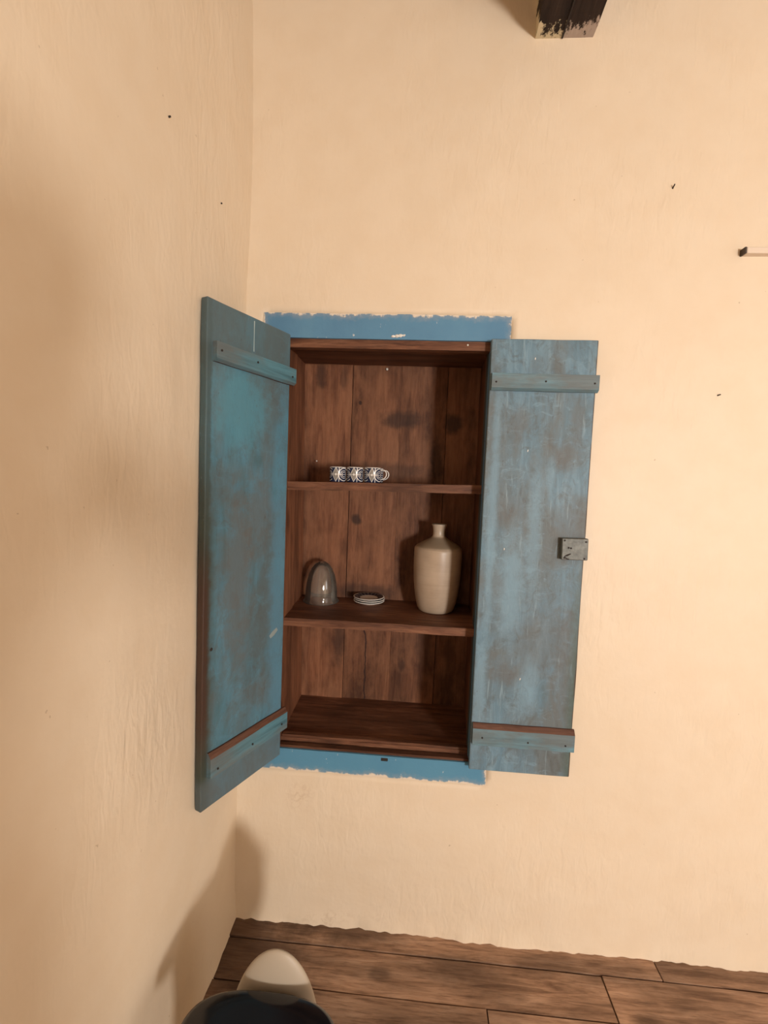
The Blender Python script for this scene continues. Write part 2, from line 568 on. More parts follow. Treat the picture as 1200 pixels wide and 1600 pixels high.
def und(p, amp=0.004):
    return (noise.noise(p * 1.7) * amp * 1.5 + noise.noise(p * 5.0 + Vector((3, 1, 7))) * amp * 0.6
            + noise.noise(p * 13.0) * amp * 0.25)


def make_back_wall():
    xs = lines(XL - 0.05, XR + 0.05, [HX0, HX1, 1.7], 0.022)
    zs = lines(-0.03, ZC + 0.02, [HZ0, HZ1], 0.022)
    bm = bmesh.new()
    g = {}
    for i, x in enumerate(xs):
        for j, z in enumerate(zs):
            inx = HX0 - 0.04 < x < 0.99
            inz = HZ0 - 0.04 < z < HZ1 + 0.03
            d = max(HX0 - 0.04 - x, x - 0.99, HZ0 - 0.04 - z, z - HZ1 - 0.03, 0.0)
            f = min(1.0, d / 0.15)
            y = und(Vector((x, 0, z))) * f
            px, pz = x, z
            onx = x in (HX0, HX1) and HZ0 <= z <= HZ1
            onz = z in (HZ0, HZ1) and HX0 <= x <= HX1
            if onx or onz:          # the ragged edge of the plaster round the frame
                k = noise.noise(Vector((x * 31, 2.2, z * 31))) * 0.004
                if onx:
                    px += k
                if onz:
                    pz += k
            if z < 0.06:            # plaster thickens unevenly on to the floor
                y -= (0.06 - z) * (0.06 + 0.20 * abs(noise.noise(Vector((x * 7, 4.0, 0)))) + 0.16 * noise.noise(Vector((x * 37, 8.0, z * 20))))
            g[i, j] = bm.verts.new((px, y, pz))
    for i in range(len(xs) - 1):
        for j in range(len(zs) - 1):
            if xs[i] >= HX0 - 1e-6 and xs[i + 1] <= HX1 + 1e-6 and zs[j] >= HZ0 - 1e-6 and zs[j + 1] <= HZ1 + 1e-6:
                continue
            bm.faces.new([g[i, j], g[i + 1, j], g[i + 1, j + 1], g[i, j + 1]])
    # the returns into the hole
    bd = [e for e in bm.edges if e.is_boundary and all(HX0 - 0.02 < v.co.x < HX1 + 0.02 and HZ0 - 0.02 < v.co.z < HZ1 + 0.02 for v in e.verts)]
    r = bmesh.ops.extrude_edge_only(bm, edges=bd)
    for v in [e for e in r['geom'] if isinstance(e, bmesh.types.BMVert)]:
        v.co.y += 0.05
    me = mesh_from(bm, 'wall_back', M_wall, True)
    o = link_obj('wall_back', me)
    return structure(o)


def make_left_wall():
    ys = lines(YF - 0.05, 0.03, [-1.6], 0.022)
    zs = lines(-0.03, ZC + 0.02, [], 0.022)
    bm = bmesh.new()
    g = {}
    for i, y in enumerate(ys):
        for j, z in enumerate(zs):
            x = XL - abs(und(Vector((9.0, y, z)), 0.003)) if (y > -0.42 and 0.5 < z < 2.1) else XL + und(Vector((9.0, y, z)))
            if z < 0.10:
                x += (0.10 - z) * (0.10 + 0.12 * abs(noise.noise(Vector((y * 8, 1.0, 0)))))
            # the soft inside corner: the plaster swells a little under the ceiling
            if y > -0.25:
                x += 0.012 * math.exp(-((z - 2.55) / 0.35) ** 2) * (1 + y / 0.25)
            g[i, j] = bm.verts.new((x, y, z))
    for i in range(len(ys) - 1):
        for j in range(len(zs) - 1):
            bm.faces.new([g[i, j], g[i + 1, j], g[i + 1, j + 1], g[i, j + 1]])
    return structure(link_obj('wall_left', mesh_from(bm, 'wall_left', M_wall, True)))


def wall_with_hole(name, a0, a1, hole, place):
    """a slab 0.2 m thick with one rectangular opening; place(a, d, z) gives the point"""
    h0, h1, hz0, hz1 = hole
    bm = bmesh.new()
    for (p0, p1, q0, q1) in ((a0, h0, -0.02, ZC), (h1, a1, -0.02, ZC), (h0, h1, -0.02, hz0), (h0, h1, hz1, ZC)):
        vs = [bm.verts.new(place(a, d, z)) for z in (q0, q1) for (a, d) in ((p0, 0), (p1, 0), (p1, 0.2), (p0, 0.2))]
        for q in ((0, 3, 2, 1), (4, 5, 6, 7), (0, 1, 5, 4), (1, 2, 6, 5), (2, 3, 7, 6), (3, 0, 4, 7)):
            bm.faces.new([vs[i] for i in q])
    return structure(link_obj(name, mesh_from(bm, name, M_wall)))


make_back_wall()
make_left_wall()
wall_with_hole('wall_front', XL - 0.05, XR + 0.2, (2.25, 2.80, 0.95, 1.72), lambda a, d, z: (a, YF - d + 0.0, z))
wall_with_hole('wall_right', YF, 0.05, (-2.78, -1.82, 1.03, 2.17), lambda a, d, z: (XR + d, a, z))  # opening added for the side fill lamp
structure(box('ceiling', XL - 0.1, XR + 0.2, YF - 0.2, 0.1, ZC, ZC + 0.1, M_ceil))

# floor: old boards laid along the back wall, each a piece of its own
floor = structure(box('floor', XL - 0.1, XR + 0.2, YF - 0.2, 0.1, -0.10, -0.030, mat_plain('floor_gap', (0.012, 0.008, 0.006), 0.9)))
fl_off = floor.location.copy()
edges_y = [0.04, -0.067, -0.195]
while edges_y[-1] > YF:
    edges_y.append(edges_y[-1] - random.uniform(0.13, 0.19))
for r, (ya, yb) in enumerate(zip(edges_y, edges_y[1:])):
    if r == 0:
        cuts = [XL - 0.02, 1.25, XR]
    elif r == 1:
        cuts = [XL - 0.02, 1.06, XR]
    elif r == 2:
        cuts = [XL - 0.02, 0.682, 2.4, XR]
    else:
        cuts = [XL - 0.02, random.uniform(0.5, 1.4), random.uniform(1.9, 2.6), XR]
    for a, b in zip(cuts, cuts[1:]):
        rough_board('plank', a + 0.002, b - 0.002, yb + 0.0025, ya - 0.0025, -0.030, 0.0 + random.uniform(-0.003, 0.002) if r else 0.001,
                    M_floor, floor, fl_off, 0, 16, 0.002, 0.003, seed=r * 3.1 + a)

# ------------------------------------------------------------------ ceiling beam
def mat_beam():
    t = NT('old_beam')
    p = t.pos()
    x, y, z = t.sep(p)
    g = t.noise(t.mapp(p, (1, 0.12, 1)), 45, 5, 0.6, 0.6)
    c = t.ramp(g, [(0.3, (0.012, 0.008, 0.007)), (0.6, (0.035, 0.022, 0.017)), (0.8, (0.07, 0.045, 0.034))])
    d = t.math('ADD', y, t.math('MULTIPLY', t.math('SUBTRACT', t.noise(t.mapp(p, (1, 0.5, 1)), 30, 5, 0.75), 0.5), 0.22))
    d = t.math('ADD', d, t.math('MULTIPLY', t.smooth(x, 0.80, 0.86), 0.022))
    c = t.mix(t.smooth(d, -0.028, -0.012), c, t.mix(t.smooth(x, 0.77, 0.79), (0.62, 0.53, 0.36), (0.42, 0.34, 0.29)))
    return t.fin(c, 0.75, t.bump(g, 0.6, 0.006), spec=0.2)


rough = rough_board('ceiling_beam', 0.698, 0.866, YF + 0.01, 0.02, 2.852, ZC + 0.0, mat_beam(), None, (0, 0, 0), 1, 200, 0.006, 0.006)
tag(rough, 'dark worn wooden ceiling beam running into the cream wall, plaster smeared on its end', 'beam')
crk = box('crack', 0.777, 0.781, -0.30, 0.0, 2.8485, 2.853, M_hole, None)
crk.parent = rough
crk.matrix_parent_inverse = Matrix.Translation(-rough.location)

# ------------------------------------------------------------------ the cupboard
CB = (0.31, 0.0, 0.56)
cup = empty('wall_cupboard', CB, 'built-in wall cupboard of brown wood with two open blue doors', 'cupboard')
D = 0.34                                                   # inner depth
X0, X1, Z0, Z1 = 0.0, 0.62, 0.6215, 1.9733                # opening
for n_, b in (('frame_board', (HX0, HX1, Z1, HZ1)), ('frame_board', (HX0, HX1, HZ0, Z0)),
              ('frame_board', (HX0, -0.034, Z0, Z1)), ('frame_board', (X1, HX1, Z0, Z1))):
    rough_board(n_, b[0], b[1], -0.003, 0.03, b[2], b[3], [M_frame], cup, CB, 0 if b[1] - b[0] > 0.3 else 2, 40, 0.001, 0.0015, seed=b[2])
box('jamb', X1 + 0.0005, X1 + 0.03, 0.0, 0.075, Z0 + 0.001, Z1 - 0.001, M_jamb, cup, 0.001, CB)

# the casing: back boards
XB0, XB1 = -0.012, 0.638
for k, (a, b) in enumerate(((XB0 - 0.04, 0.146), (0.146, 0.3560), (0.336, 0.516), (0.516, XB1 + 0.03))):
    rough_board('back_board', a + 0.0012, b - 0.0012, D + (0.0, 0.003, 0.001, 0.004)[k], D + 0.022, Z0 - 0.03, Z1 + 0.04, M_back, cup, CB, 2, 40, 0.0016, 0.002, seed=k * 2.3)
box('back_panel', XB0 - 0.06, XB1 + 0.06, D + 0.023, D + 0.03, Z0 - 0.05, Z1 + 0.06, M_hole, cup, 0, CB)
# sides, each of two boards set front to back
def side_skew(left):
    def f(v):
        s = max(0.0, (v.y - 0.03) / (D - 0.03))
        hz = (v.z - Z0) / (Z1 - Z0)
        if left:
            v.x += -0.012 + s * (-0.004 - 0.022 * hz)
        else:
            v.x += s * 0.016
        return v
    return f
for k, (a, b) in enumerate(((0.031, 0.15), (0.152, D))):
    rough_board('side_board', -0.028 - 0.002 * k, -0.004 - 0.003 * k, 0.003 if k == 0 else a, b, Z0 - 0.03, Z1 + 0.04, M_niche, cup, CB, 2, 40, 0.0015, 0.002, side_skew(True), k + 8.0)
    rough_board('side_board', X1 + 0.002 + 0.002 * k, X1 + 0.028, a + (0.045 if k == 0 else 0), b, Z0 - 0.03, Z1 + 0.04, M_niche, cup, CB, 2, 40, 0.0015, 0.002, side_skew(False), k + 12.0)
# top
def top_skew(v):
    s = max(0.0, (v.y - 0.03) / (D - 0.03))
    v.z += 0.030 * s
    return v
rough_board('top_board', XB0 - 0.06, XB1 + 0.05, 0.031, D + 0.02, 1.950, 1.972, M_shelf, cup, CB, 0, 30, 0.0015, 0.002, top_skew, 3.0)
rough_board('top_rail', -0.014, X1 + 0.0, 0.006, 0.033, 1.946, Z1 + 0.004, M_shelf, cup, CB, 0, 30, 0.0012, 0.002, None, 5.0)
# bottom
rough_board('bottom_board', XB0 - 0.06, XB1 + 0.05, 0.034, D + 0.02, 0.618, 0.640, M_shelf, cup, CB, 0, 30, 0.0015, 0.002, None, 15.0)
rough_board('bottom_rail', -0.014, X1 + 0.0, 0.004, 0.024, 0.612, 0.6295, M_shelf, cup, CB, 0, 30, 0.0012, 0.002, None, 17.0)
rough_board('bottom_lip', -0.014, X1 + 0.0, 0.036, 0.054, 0.640, 0.649, M_shelf, cup, CB, 0, 30, 0.002, 0.003, None, 19.0)


# shelves
def tilt_up(v):
    v.z += 0.0105 * (v.x / 0.62)
    return v
SH1, SH2 = 1.5185, 1.0580                                  # tops
rough_board('shelf', -0.030, 0.633, 0.040, D, SH1 - 0.028, SH1, M_shelf, cup, CB, 0, 36, 0.0014, 0.0025, tilt_up, 23.0)
rough_board('shelf', -0.030, 0.633, 0.032, D, SH2 - 0.027, SH2, M_shelf, cup, CB, 0, 36, 0.0014, 0.0025, None, 29.0)
# small fittings
box('bolt_hole', 0.331, 0.357, -0.0048, 0.0, 0.603, 0.617, M_iron, cup, 0.003, CB)
bm = bmesh.new()
for (x, z, s) in ((0.317, 1.982, .006), (0.330, 1.9835, .008), (0.341, 1.985, .007), (0.350, 1.986, .005)):
    m = bmesh.ops.create_icosphere(bm, subdivisions=1, radius=s, matrix=Matrix.Translation((x - 0.335, -0.002, z - 1.984)) @ Matrix.Diagonal((1.2, 0.6, 0.7, 1)))
    for v in m['verts']:
        v.co += Vector(noise.noise_vector(v.co * 300)) * 0.002
link_obj('plaster_crumb', mesh_from(bm, 'plaster_crumb', M_white), cup, Vector((0.335, -0.002, 1.984)) - Vector(CB))
for (x, y, z, r_, m_) in ((0.278, D - 0.002, 1.966, 0.005, M_white), (0.550, 0.005, 1.963, 0.003, M_white), (0.018, D - 0.03, 1.60, 0.003, M_white)):
    bm = bmesh.new()
    bmesh.ops.create_uvsphere(bm, u_segments=10, v_segments=6, radius=r_)
    link_obj('nail_head', mesh_from(bm, 'nail_head', m_, True), cup, Vector((x, y, z)) - Vector(CB))

# ------------------------------------------------------------------ the doors
DW, DT, DZ0, DZ1 = 0.3155, 0.024, 0.617, 1.9739


def door(label, s, loc, rz, mp, mb):
    """local X from the hinge to the free edge, Z up, visible face towards s * Y"""
    H = DZ1 - DZ0
    n, m = 12, 40
    bm = bmesh.new()
    ys = (0.0, -s * DT)
    def pt(x, y, z):
        e = 0.0
        nv = noise.noise_vector(Vector((x * 8 + s, y * 3, z * 6)))
        if x in (0.0, DW):
            e = nv[0] * 0.0016
        ez = nv[2] * 0.0016 if z in (0.0, H) else 0
        return (x + e, y + nv[1] * 0.0006, z + ez)
    xs = [DW * i / n for i in range(n)] + [DW]
    zs = [H * j / m for j in range(m)] + [H]
    grid = [[[bm.verts.new(pt(x, y, z)) for z in zs] for x in xs] for y in ys]
    for k in range(2):
        for i in range(n):
            for j in range(m):
                bm.faces.new([grid[k][i][j], grid[k][i + 1][j], grid[k][i + 1][j + 1], grid[k][i][j + 1]])
    for i in range(n):
        for j in (0, m):
            bm.faces.new([grid[0][i][j], grid[0][i + 1][j], grid[1][i + 1][j], grid[1][i][j]])
    for j in range(m):
        for i in (0, n):
            bm.faces.new([grid[0][i][j], grid[0][i][j + 1], grid[1][i][j + 1], grid[1][i][j]])
    bmesh.ops.recalc_face_normals(bm, faces=bm.faces)
    bmesh.ops.bevel(bm, geom=[e for e in bm.edges if e.calc_face_angle(0) > 1.0], offset=0.003, segments=2, profile=0.5, affect='EDGES')
    d = link_obj('door', mesh_from(bm, 'door', mp), cup, Vector(loc) - Vector(CB), (0, 0, rz))
    d['label'] = label
    # battens: (z0, z1, chamfer on the lower edge?)
    xa, xb = (-0.012, 0.297) if s > 0 else (0.004, 0.319)
    for (za, zb, low) in ((1.818 - DZ0, 1.868 - DZ0, True), (0.708 - DZ0, 0.776 - DZ0, False)):
        th = 0.016
        bm = bmesh.new()
        if low:
            prof = [(0, za), (th * 0.45, za), (th, za + 0.007), (th, zb), (0, zb)]
        else:
            prof = [(0, za), (th, za), (th, zb - 0.014), (th * 0.35, zb), (0, zb)]
        cz = (za + zb) / 2
        k = 20
        rings = []
        for i in range(k + 1):
            x = xa + (xb - xa) * i / k
            rings.append([bm.verts.new((x - xa, s * (y + (0.0008 * noise.noise(Vector((x * 20, y * 50, z * 9))) if y else 0)),
                                        z - cz + 0.0012 * noise.noise(Vector((x * 14 + s, z * 3, y * 40))))) for (y, z) in prof])
        np_ = len(prof)
        for i in range(k):
            for q in range(np_):
                f = bm.faces.new([rings[i][q], rings[i][(q + 1) % np_], rings[i + 1][(q + 1) % np_], rings[i + 1][q]])
                if (not low and q in (2, 3)) or (low and s > 0 and q in (0,)):
                    f.material_index = 1
        bm.faces.new(rings[0])
        bm.faces.new(rings[-1])
        b = link_obj('batten', mesh_from(bm, 'batten', [mb, M_bare]), d, (xa, 0, cz))
        for q in (0.07, 0.52, 0.93):
            bm = bmesh.new()
            bmesh.ops.create_cone(bm, cap_ends=True, segments=8, radius1=0.0032, radius2=0.0024, depth=0.003)
            bmesh.ops.rotate(bm, verts=bm.verts, matrix=Matrix.Rotation(math.radians(90), 3, 'X'))
            link_obj('nail', mesh_from(bm, 'nail', M_hole), d, (xa + (xb - xa) * (q + random.uniform(-.03, .03)), s * (th + 0.0005), cz + (random.uniform(-0.004, 0.006) if low else -0.012 + random.uniform(-0.004, 0.004))))
    return d


TH = 2.005
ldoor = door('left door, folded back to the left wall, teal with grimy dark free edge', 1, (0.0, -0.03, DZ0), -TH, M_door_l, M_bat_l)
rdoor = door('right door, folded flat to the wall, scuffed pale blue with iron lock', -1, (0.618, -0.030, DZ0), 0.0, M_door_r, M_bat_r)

# pale drip, pale grey patch and keyhole on the left door
bm = bmesh.new()
tube_bm(bm, [(0.155, 0.0003, z + 1.878 - DZ0) for z in (0.002, 0.03, 0.06, 0.086)], [0.0016, 0.0011, 0.0013, 0.0016], 6)
link_obj('paint_drip', mesh_from(bm, 'paint_drip', mat_plain('pale_drip', (0.33, 0.42, 0.42), 0.5)), ldoor)
bm = bmesh.new()
tube_bm(bm, [(0.062, 0.000, 1.030 - DZ0), (0.048, 0.0004, 1.038 - DZ0), (0.030, 0.0, 1.048 - DZ0)], [0.006, 0.0085, 0.006], 10)
for v in bm.verts:
    v.co.y = max(-0.001, v.co.y * 0.12)
link_obj('pale_patch', mesh_from(bm, 'pale_patch', mat_plain('pale_patch_colour', (0.24, 0.29, 0.29), 0.6)), ldoor)
bm = bmesh.new()
bmesh.ops.create_uvsphere(bm, u_segments=10, v_segments=6, radius=0.005)
for v in bm.verts:
    v.co.y *= 0.25
link_obj('keyhole', mesh_from(bm, 'keyhole', M_hole, True), ldoor, (0.287, 0.0, 1.061 - DZ0))

bm = bmesh.new()
bmesh.ops.create_icosphere(bm, subdivisions=1, radius=1.0)
for v in bm.verts:
    v.co = Vector((v.co.x * 0.0016, v.co.y * 0.0007, v.co.z * 0.0042))
chip_me = mesh_from(bm, 'paint_chip', M_white)
for (x, z, q) in ((0.744, 1.640, 0.15), (0.690, 1.335, 0.0), (0.762, 0.925, 0.25), (0.750, 1.916, 0.0)):
    link_obj('paint_chip', chip_me, rdoor, (x - 0.618, -0.0006, z - DZ0), (0, q, 0))

# the lock on the right door
def mat_lock():
    t = NT('painted_lock_iron')
    p = t.obj()
    n1 = t.noise(p, 60, 4)
    c = t.ramp(n1, [(0.3, (0.07, 0.072, 0.063)), (0.6, (0.125, 0.13, 0.115)), (0.8, (0.165, 0.17, 0.15))])
    return t.fin(c, 0.5, t.bump(n1, 0.4, 0.002), 0.2)


bm = bmesh.new()
bm_box(bm, -0.039, 0.039, -0.010, 0.010, -0.033, 0.033, 0.002)
lock = link_obj('lock', mesh_from(bm, 'lock', mat_lock()), rdoor, (0.897 - 0.618, -0.0105, 1.347 - DZ0), (0, math.radians(-1), 0))
lock['label'] = 'square iron lock plate nailed at the free edge'
for (x, z) in ((-0.032, 0.026), (0.031, 0.024), (0.029, -0.027), (-0.030, -0.027), (-0.019, 0.004), (-0.012, 0.003)):
    bm = bmesh.new()
    bmesh.ops.create_cone(bm, cap_ends=True, segments=8, radius1=0.003, radius2=0.0025, depth=0.0024)
    bmesh.ops.rotate(bm, verts=bm.verts, matrix=Matrix.Rotation(math.radians(90), 3, 'X'))
    link_obj('lock_nail', mesh_from(bm, 'lock_nail', M_hole), rdoor, (0.279 + x, -0.0212, 1.347 - DZ0 + z))
bm = bmesh.new()
tube_bm(bm, [(-0.012, 0, -0.014), (-0.022, 0, -0.019), (-0.030, 0, -0.023), (-0.024, 0, -0.029), (-0.016, 0, -0.031)], [0.0016, 0.003, 0.0016, 0.002, 0.0014], 6)
for v in bm.verts:
    v.co.y *= 0.3
link_obj('key_slot', mesh_from(bm, 'key_slot', M_hole), rdoor, (0.279, -0.0208, 1.347 - DZ0))

# ------------------------------------------------------------------ stoneware jar
def mat_stone():
    t = NT('stoneware')
    p = t.obj()
    x, y, z = t.sep(p)
    rings = t.noise(t.mapp(p, (0.15, 0.15, 3.0)), 40, 3)
    n1 = t.noise(p, 14, 4)
    c = t.ramp(n1, [(0.3, (0.42, 0.315, 0.225)), (0.7, (0.51, 0.395, 0.29))])
    c = t.mix(t.math('MULTIPLY', t.ramp(rings, [(0.35, 1.0), (0.5, 0.0)]), 0.2), c, (0.30, 0.23, 0.15))
    sh = t.math('MULTIPLY', t.smooth(z, 0.236, 0.242), t.smooth(z, 0.277, 0.270))
    c = t.mix(t.math('MULTIPLY', sh, 0.75), c, (0.27, 0.205, 0.135))
    return t.fin(c, 0.38, t.bump(rings, 0.25, 0.002), spec=0.5)


jar = empty('stoneware_jar', (0.502, 0.228, SH2 + 0.001), 'cream stoneware jar with narrow flared neck on the middle shelf', 'jar')
bm = lathe_bm([(0.0, 0.0), (0.058, 0.0), (0.0635, 0.003), (0.0665, 0.009), (0.070, 0.018), (0.0755, 0.039), (0.0790, 0.058), (0.0820, 0.079), (0.0848, 0.105), (0.0866, 0.131), (0.0878, 0.160), (0.0885, 0.195), (0.0885, 0.222), (0.0878, 0.2315), (0.0862, 0.2355), (0.0835, 0.2375), (0.0828, 0.2395), (0.078, 0.2435), (0.066, 0.251), (0.050, 0.2600), (0.034, 0.2690), (0.026, 0.2745), (0.0235, 0.278)], 64, False)
link_obj('body', mesh_from(bm, 'body', mat_stone(), True), jar)
bm = lathe_bm([(0.0245, 0.276), (0.0225, 0.281), (0.0215, 0.290), (0.0222, 0.303), (0.0245, 0.313), (0.0268, 0.319), (0.0268, 0.322), (0.024, 0.3235), (0.019, 0.3215), (0.0165, 0.312), (0.016, 0.28), (0.0, 0.278)], 48, False)
link_obj('neck', mesh_from(bm, 'neck', NT('stoneware_neck').fin((0.50, 0.40, 0.30), 0.35), True), jar)

# ------------------------------------------------------------------ glass bell
def mat_glass():
    t = NT('dusty_glass')
    tr = t.n.new('ShaderNodeBsdfTransparent')
    tr.inputs['Color'].default_value = (0.985, 0.985, 0.975, 1)
    gl = t.n.new('ShaderNodeBsdfGlossy')
    gl.inputs['Roughness'].default_value = 0.06
    fr = t.n.new('ShaderNodeFresnel')
    fr.inputs['IOR'].default_value = 1.45
    g = t.n.new('ShaderNodeMixShader')
    t.link(fr.outputs[0], g.inputs[0])
    t.link(tr.outputs[0], g.inputs[1])
    t.link(gl.outputs[0], g.inputs[2])
    d = t.n.new('ShaderNodeBsdfDiffuse')
    d.inputs['Color'].default_value = (0.72, 0.64, 0.55, 1)
    mx = t.n.new('ShaderNodeMixShader')
    p = t.obj()
    t.put(mx.inputs[0], t.ramp(t.noise(p, 18, 4, 0.7), [(0.3, 0.025), (0.7, 0.09)]))
    t.link(g.outputs[0], mx.inputs[1])
    t.link(d.outputs[0], mx.inputs[2])
    t.link(mx.outputs[0], t.out.inputs['Surface'])
    return t.m


prof_o = [(0.068, 0.0), (0.0695, 0.003), (0.068, 0.006), (0.0625, 0.010), (0.0615, 0.025), (0.0600, 0.050), (0.0565, 0.078), (0.050, 0.105), (0.040, 0.129), (0.027, 0.146), (0.013, 0.1545), (0.0, 0.157)]
prof_i = [(0.0, 0.1545), (0.0125, 0.152), (0.026, 0.1438), (0.0385, 0.127), (0.048, 0.104), (0.0545, 0.077), (0.058, 0.050), (0.0595, 0.025), (0.0605, 0.010), (0.063, 0.001), (0.068, 0.0)]
bm = lathe_bm(prof_o + prof_i, 56, False)
bell = link_obj('glass_bell', mesh_from(bm, 'glass_bell', mat_glass(), True), None, (0.062, 0.262, SH2 + 0.0005))
tag(bell, 'clear dusty glass bell standing at the left end of the middle shelf', 'glass cover')

# ------------------------------------------------------------------ saucers
def mat_saucer():
    t = NT('patterned_saucer')
    p = t.obj()
    x, y, z = t.sep(p)
    r = t.math('SQRT', t.math('ADD', t.math('MULTIPLY', x, x), t.math('MULTIPLY', y, y)))
    a = t.math('ARCTAN2', y, x)
    lat = t.math('ABSOLUTE', t.math('SINE', t.math('MULTIPLY', a, 10.0)))
    navy = t.mix(t.ramp(lat, [(0.0, 0.8), (0.22, 0.0)]), (0.012, 0.014, 0.028), (0.45, 0.42, 0.38))
    c = t.mix(t.math('GREATER_THAN', r, 0.034), (0.55, 0.47, 0.36), navy)
    ring = t.math('MULTIPLY', t.math('GREATER_THAN', r, 0.031), t.math('LESS_THAN', r, 0.034))
    c = t.mix(ring, c, (0.05, 0.05, 0.06))
    c = t.mix(t.math('GREATER_THAN', r, 0.0555), c, (0.78, 0.74, 0.68))
    c = t.mix(t.math('LESS_THAN', z, 0.006), c, (0.78, 0.74, 0.68))
    return t.fin(c, 0.18, spec=0.5)


M_sauc = mat_saucer()
sp = [(0.0, 0.0), (0.034, 0.0), (0.036, 0.002), (0.048, 0.0055), (0.0585, 0.0092), (0.0602, 0.0108), (0.0585, 0.0122), (0.047, 0.0098), (0.036, 0.0064), (0.033, 0.0055), (0.0, 0.0055)]
bm = lathe_bm(sp, 56, False)
s_me = mesh_from(bm, 'saucer', M_sauc, True)
for k, lb in enumerate(('lowest of three stacked small saucers on the middle shelf', 'middle one of three stacked small saucers on the middle shelf',
                        'topmost of three stacked small saucers, dark patterned rim and beige centre')):
    o = link_obj('saucer', s_me, None, (0.2475 + (0.0, 0.0015, -0.001)[k], 0.276, SH2 + 0.0004 + k * 0.0076), (0, 0, k * 0.4))
    tag(o, lb, 'saucer', 'stacked saucers on the middle shelf')

# ------------------------------------------------------------------ espresso cups
def mat_cup():
    t = NT('patterned_cup')
    p = t.obj()
    x, y, z = t.sep(p)
    a = t.math('ARCTAN2', y, x)                       # handle at a = 0
    s = t.math('MULTIPLY', a, 0.027)                  # arc length
    rep = 2 * math.pi * 0.027 / 3
    u = t.math('WRAP', t.math('ADD', s, 0.0), rep, 0.0)
    v = t.math('SUBTRACT', z, 0.0255)
    navy, white = (0.016, 0.022, 0.055), (0.80, 0.77, 0.73)
    # dense lattice on the navy ground
    lat = t.math('ABSOLUTE', t.math('SINE', t.math('MULTIPLY', z, 480.0)))
    c = t.mix(t.ramp(lat, [(0.0, 0.45), (0.25, 0.0)]), navy, (0.25, 0.27, 0.33))
    def ring(cu, rad, wd):
        du = t.math('SUBTRACT', u, cu)
        d = t.math('SQRT', t.math('ADD', t.math('MULTIPLY', du, du), t.math('MULTIPLY', v, v)))
        return t.math('LESS_THAN', t.math('ABSOLUTE', t.math('SUBTRACT', d, rad)), wd)
    def diamond(cu, k):
        du = t.math('ABSOLUTE', t.math('SUBTRACT', u, cu))
        return t.math('ADD', t.math('MULTIPLY', du, k), t.math('ABSOLUTE', v))
    # diamond with nested outlines at the middle of a repeat
    dm = diamond(0.014, 1.9)
    inside = t.math('LESS_THAN', dm, 0.0235)
    nest = t.math('GREATER_THAN', t.math('SINE', t.math('MULTIPLY', dm, 1500.0)), 0.2)
    c = t.mix(inside, c, t.mix(nest, (0.10, 0.09, 0.085), (0.50, 0.46, 0.40)))
    c = t.mix(t.math('LESS_THAN', dm, 0.005), c, white)
    c = t.mix(t.math('LESS_THAN', t.math('ABSOLUTE', t.math('SUBTRACT', dm, 0.0235)), 0.0014), c, white)
    # circles
    for rr, ww in ((0.021, 0.0012), (0.013, 0.0007), (0.008, 0.0007)):
        c = t.mix(ring(0.043, rr, ww), c, white)
    c = t.mix(t.math('LESS_THAN', t.math('ABSOLUTE', t.math('SUBTRACT', u, 0.0245)), 0.0011), c, white)
    c = t.mix(t.math('LESS_THAN', t.math('ABSOLUTE', v), 0.0006), c, white)
    c = t.mix(t.math('GREATER_THAN', z, 0.0485), c, white)
    rr2 = t.math('SQRT', t.math('ADD', t.math('MULTIPLY', x, x), t.math('MULTIPLY', y, y)))
    c = t.mix(t.math('LESS_THAN', rr2, 0.0262), c, white)
    return t.fin(c, 0.2, spec=0.5)


M_cup = mat_cup()
M_porc = mat_plain('white_porcelain', (0.78, 0.75, 0.71), 0.2)
cp = [(0.0, 0.0), (0.0265, 0.0), (0.0278, 0.0012), (0.0278, 0.049), (0.0273, 0.0505), (0.0262, 0.0505), (0.0255, 0.049), (0.0255, 0.004), (0.0, 0.0035)]
cup_me = mesh_from(lathe_bm(cp, 48, False), 'cup_body', M_cup, True)
bm = bmesh.new()
hp = []
for i in range(15):
    q = i / 14
    a = math.radians(100 - 215 * q)
    hp.append((0.0275 + 0.009 + 0.0125 * math.cos(a) - 0.004 * q, 0, 0.032 + 0.0125 * math.sin(a) - 0.008 * q))
hp = [(0.027, 0, 0.041)] + hp[1:-2] + [(0.027, 0, 0.010)]
tube_bm(bm, hp, 0.0017, 8)
h_me = mesh_from(bm, 'handle', M_porc, True)


def shelf_z(x):
    return SH1 + 0.0105 * (x / 0.62) + 0.0012


clabels = {(0, 0): 'leftmost navy and white patterned espresso cup in the front row', (1, 0): 'middle navy and white patterned espresso cup in the front row',
           (2, 0): 'rightmost navy and white patterned espresso cup in the front row', (2, 1): 'navy and white espresso cup behind the rightmost front cup, only its handle showing'}
for (i, j), lb in clabels.items():
    x = 0.1425 + 0.0590 * i + 0.004 * j
    y = 0.082 + 0.066 * j
    o = empty('espresso_cup', (x, y, shelf_z(x)), lb, 'cup', 'espresso cups on the upper shelf', math.radians(-4 + 3 * i))
    link_obj('cup_body', cup_me, o)
    link_obj('handle', h_me, o)

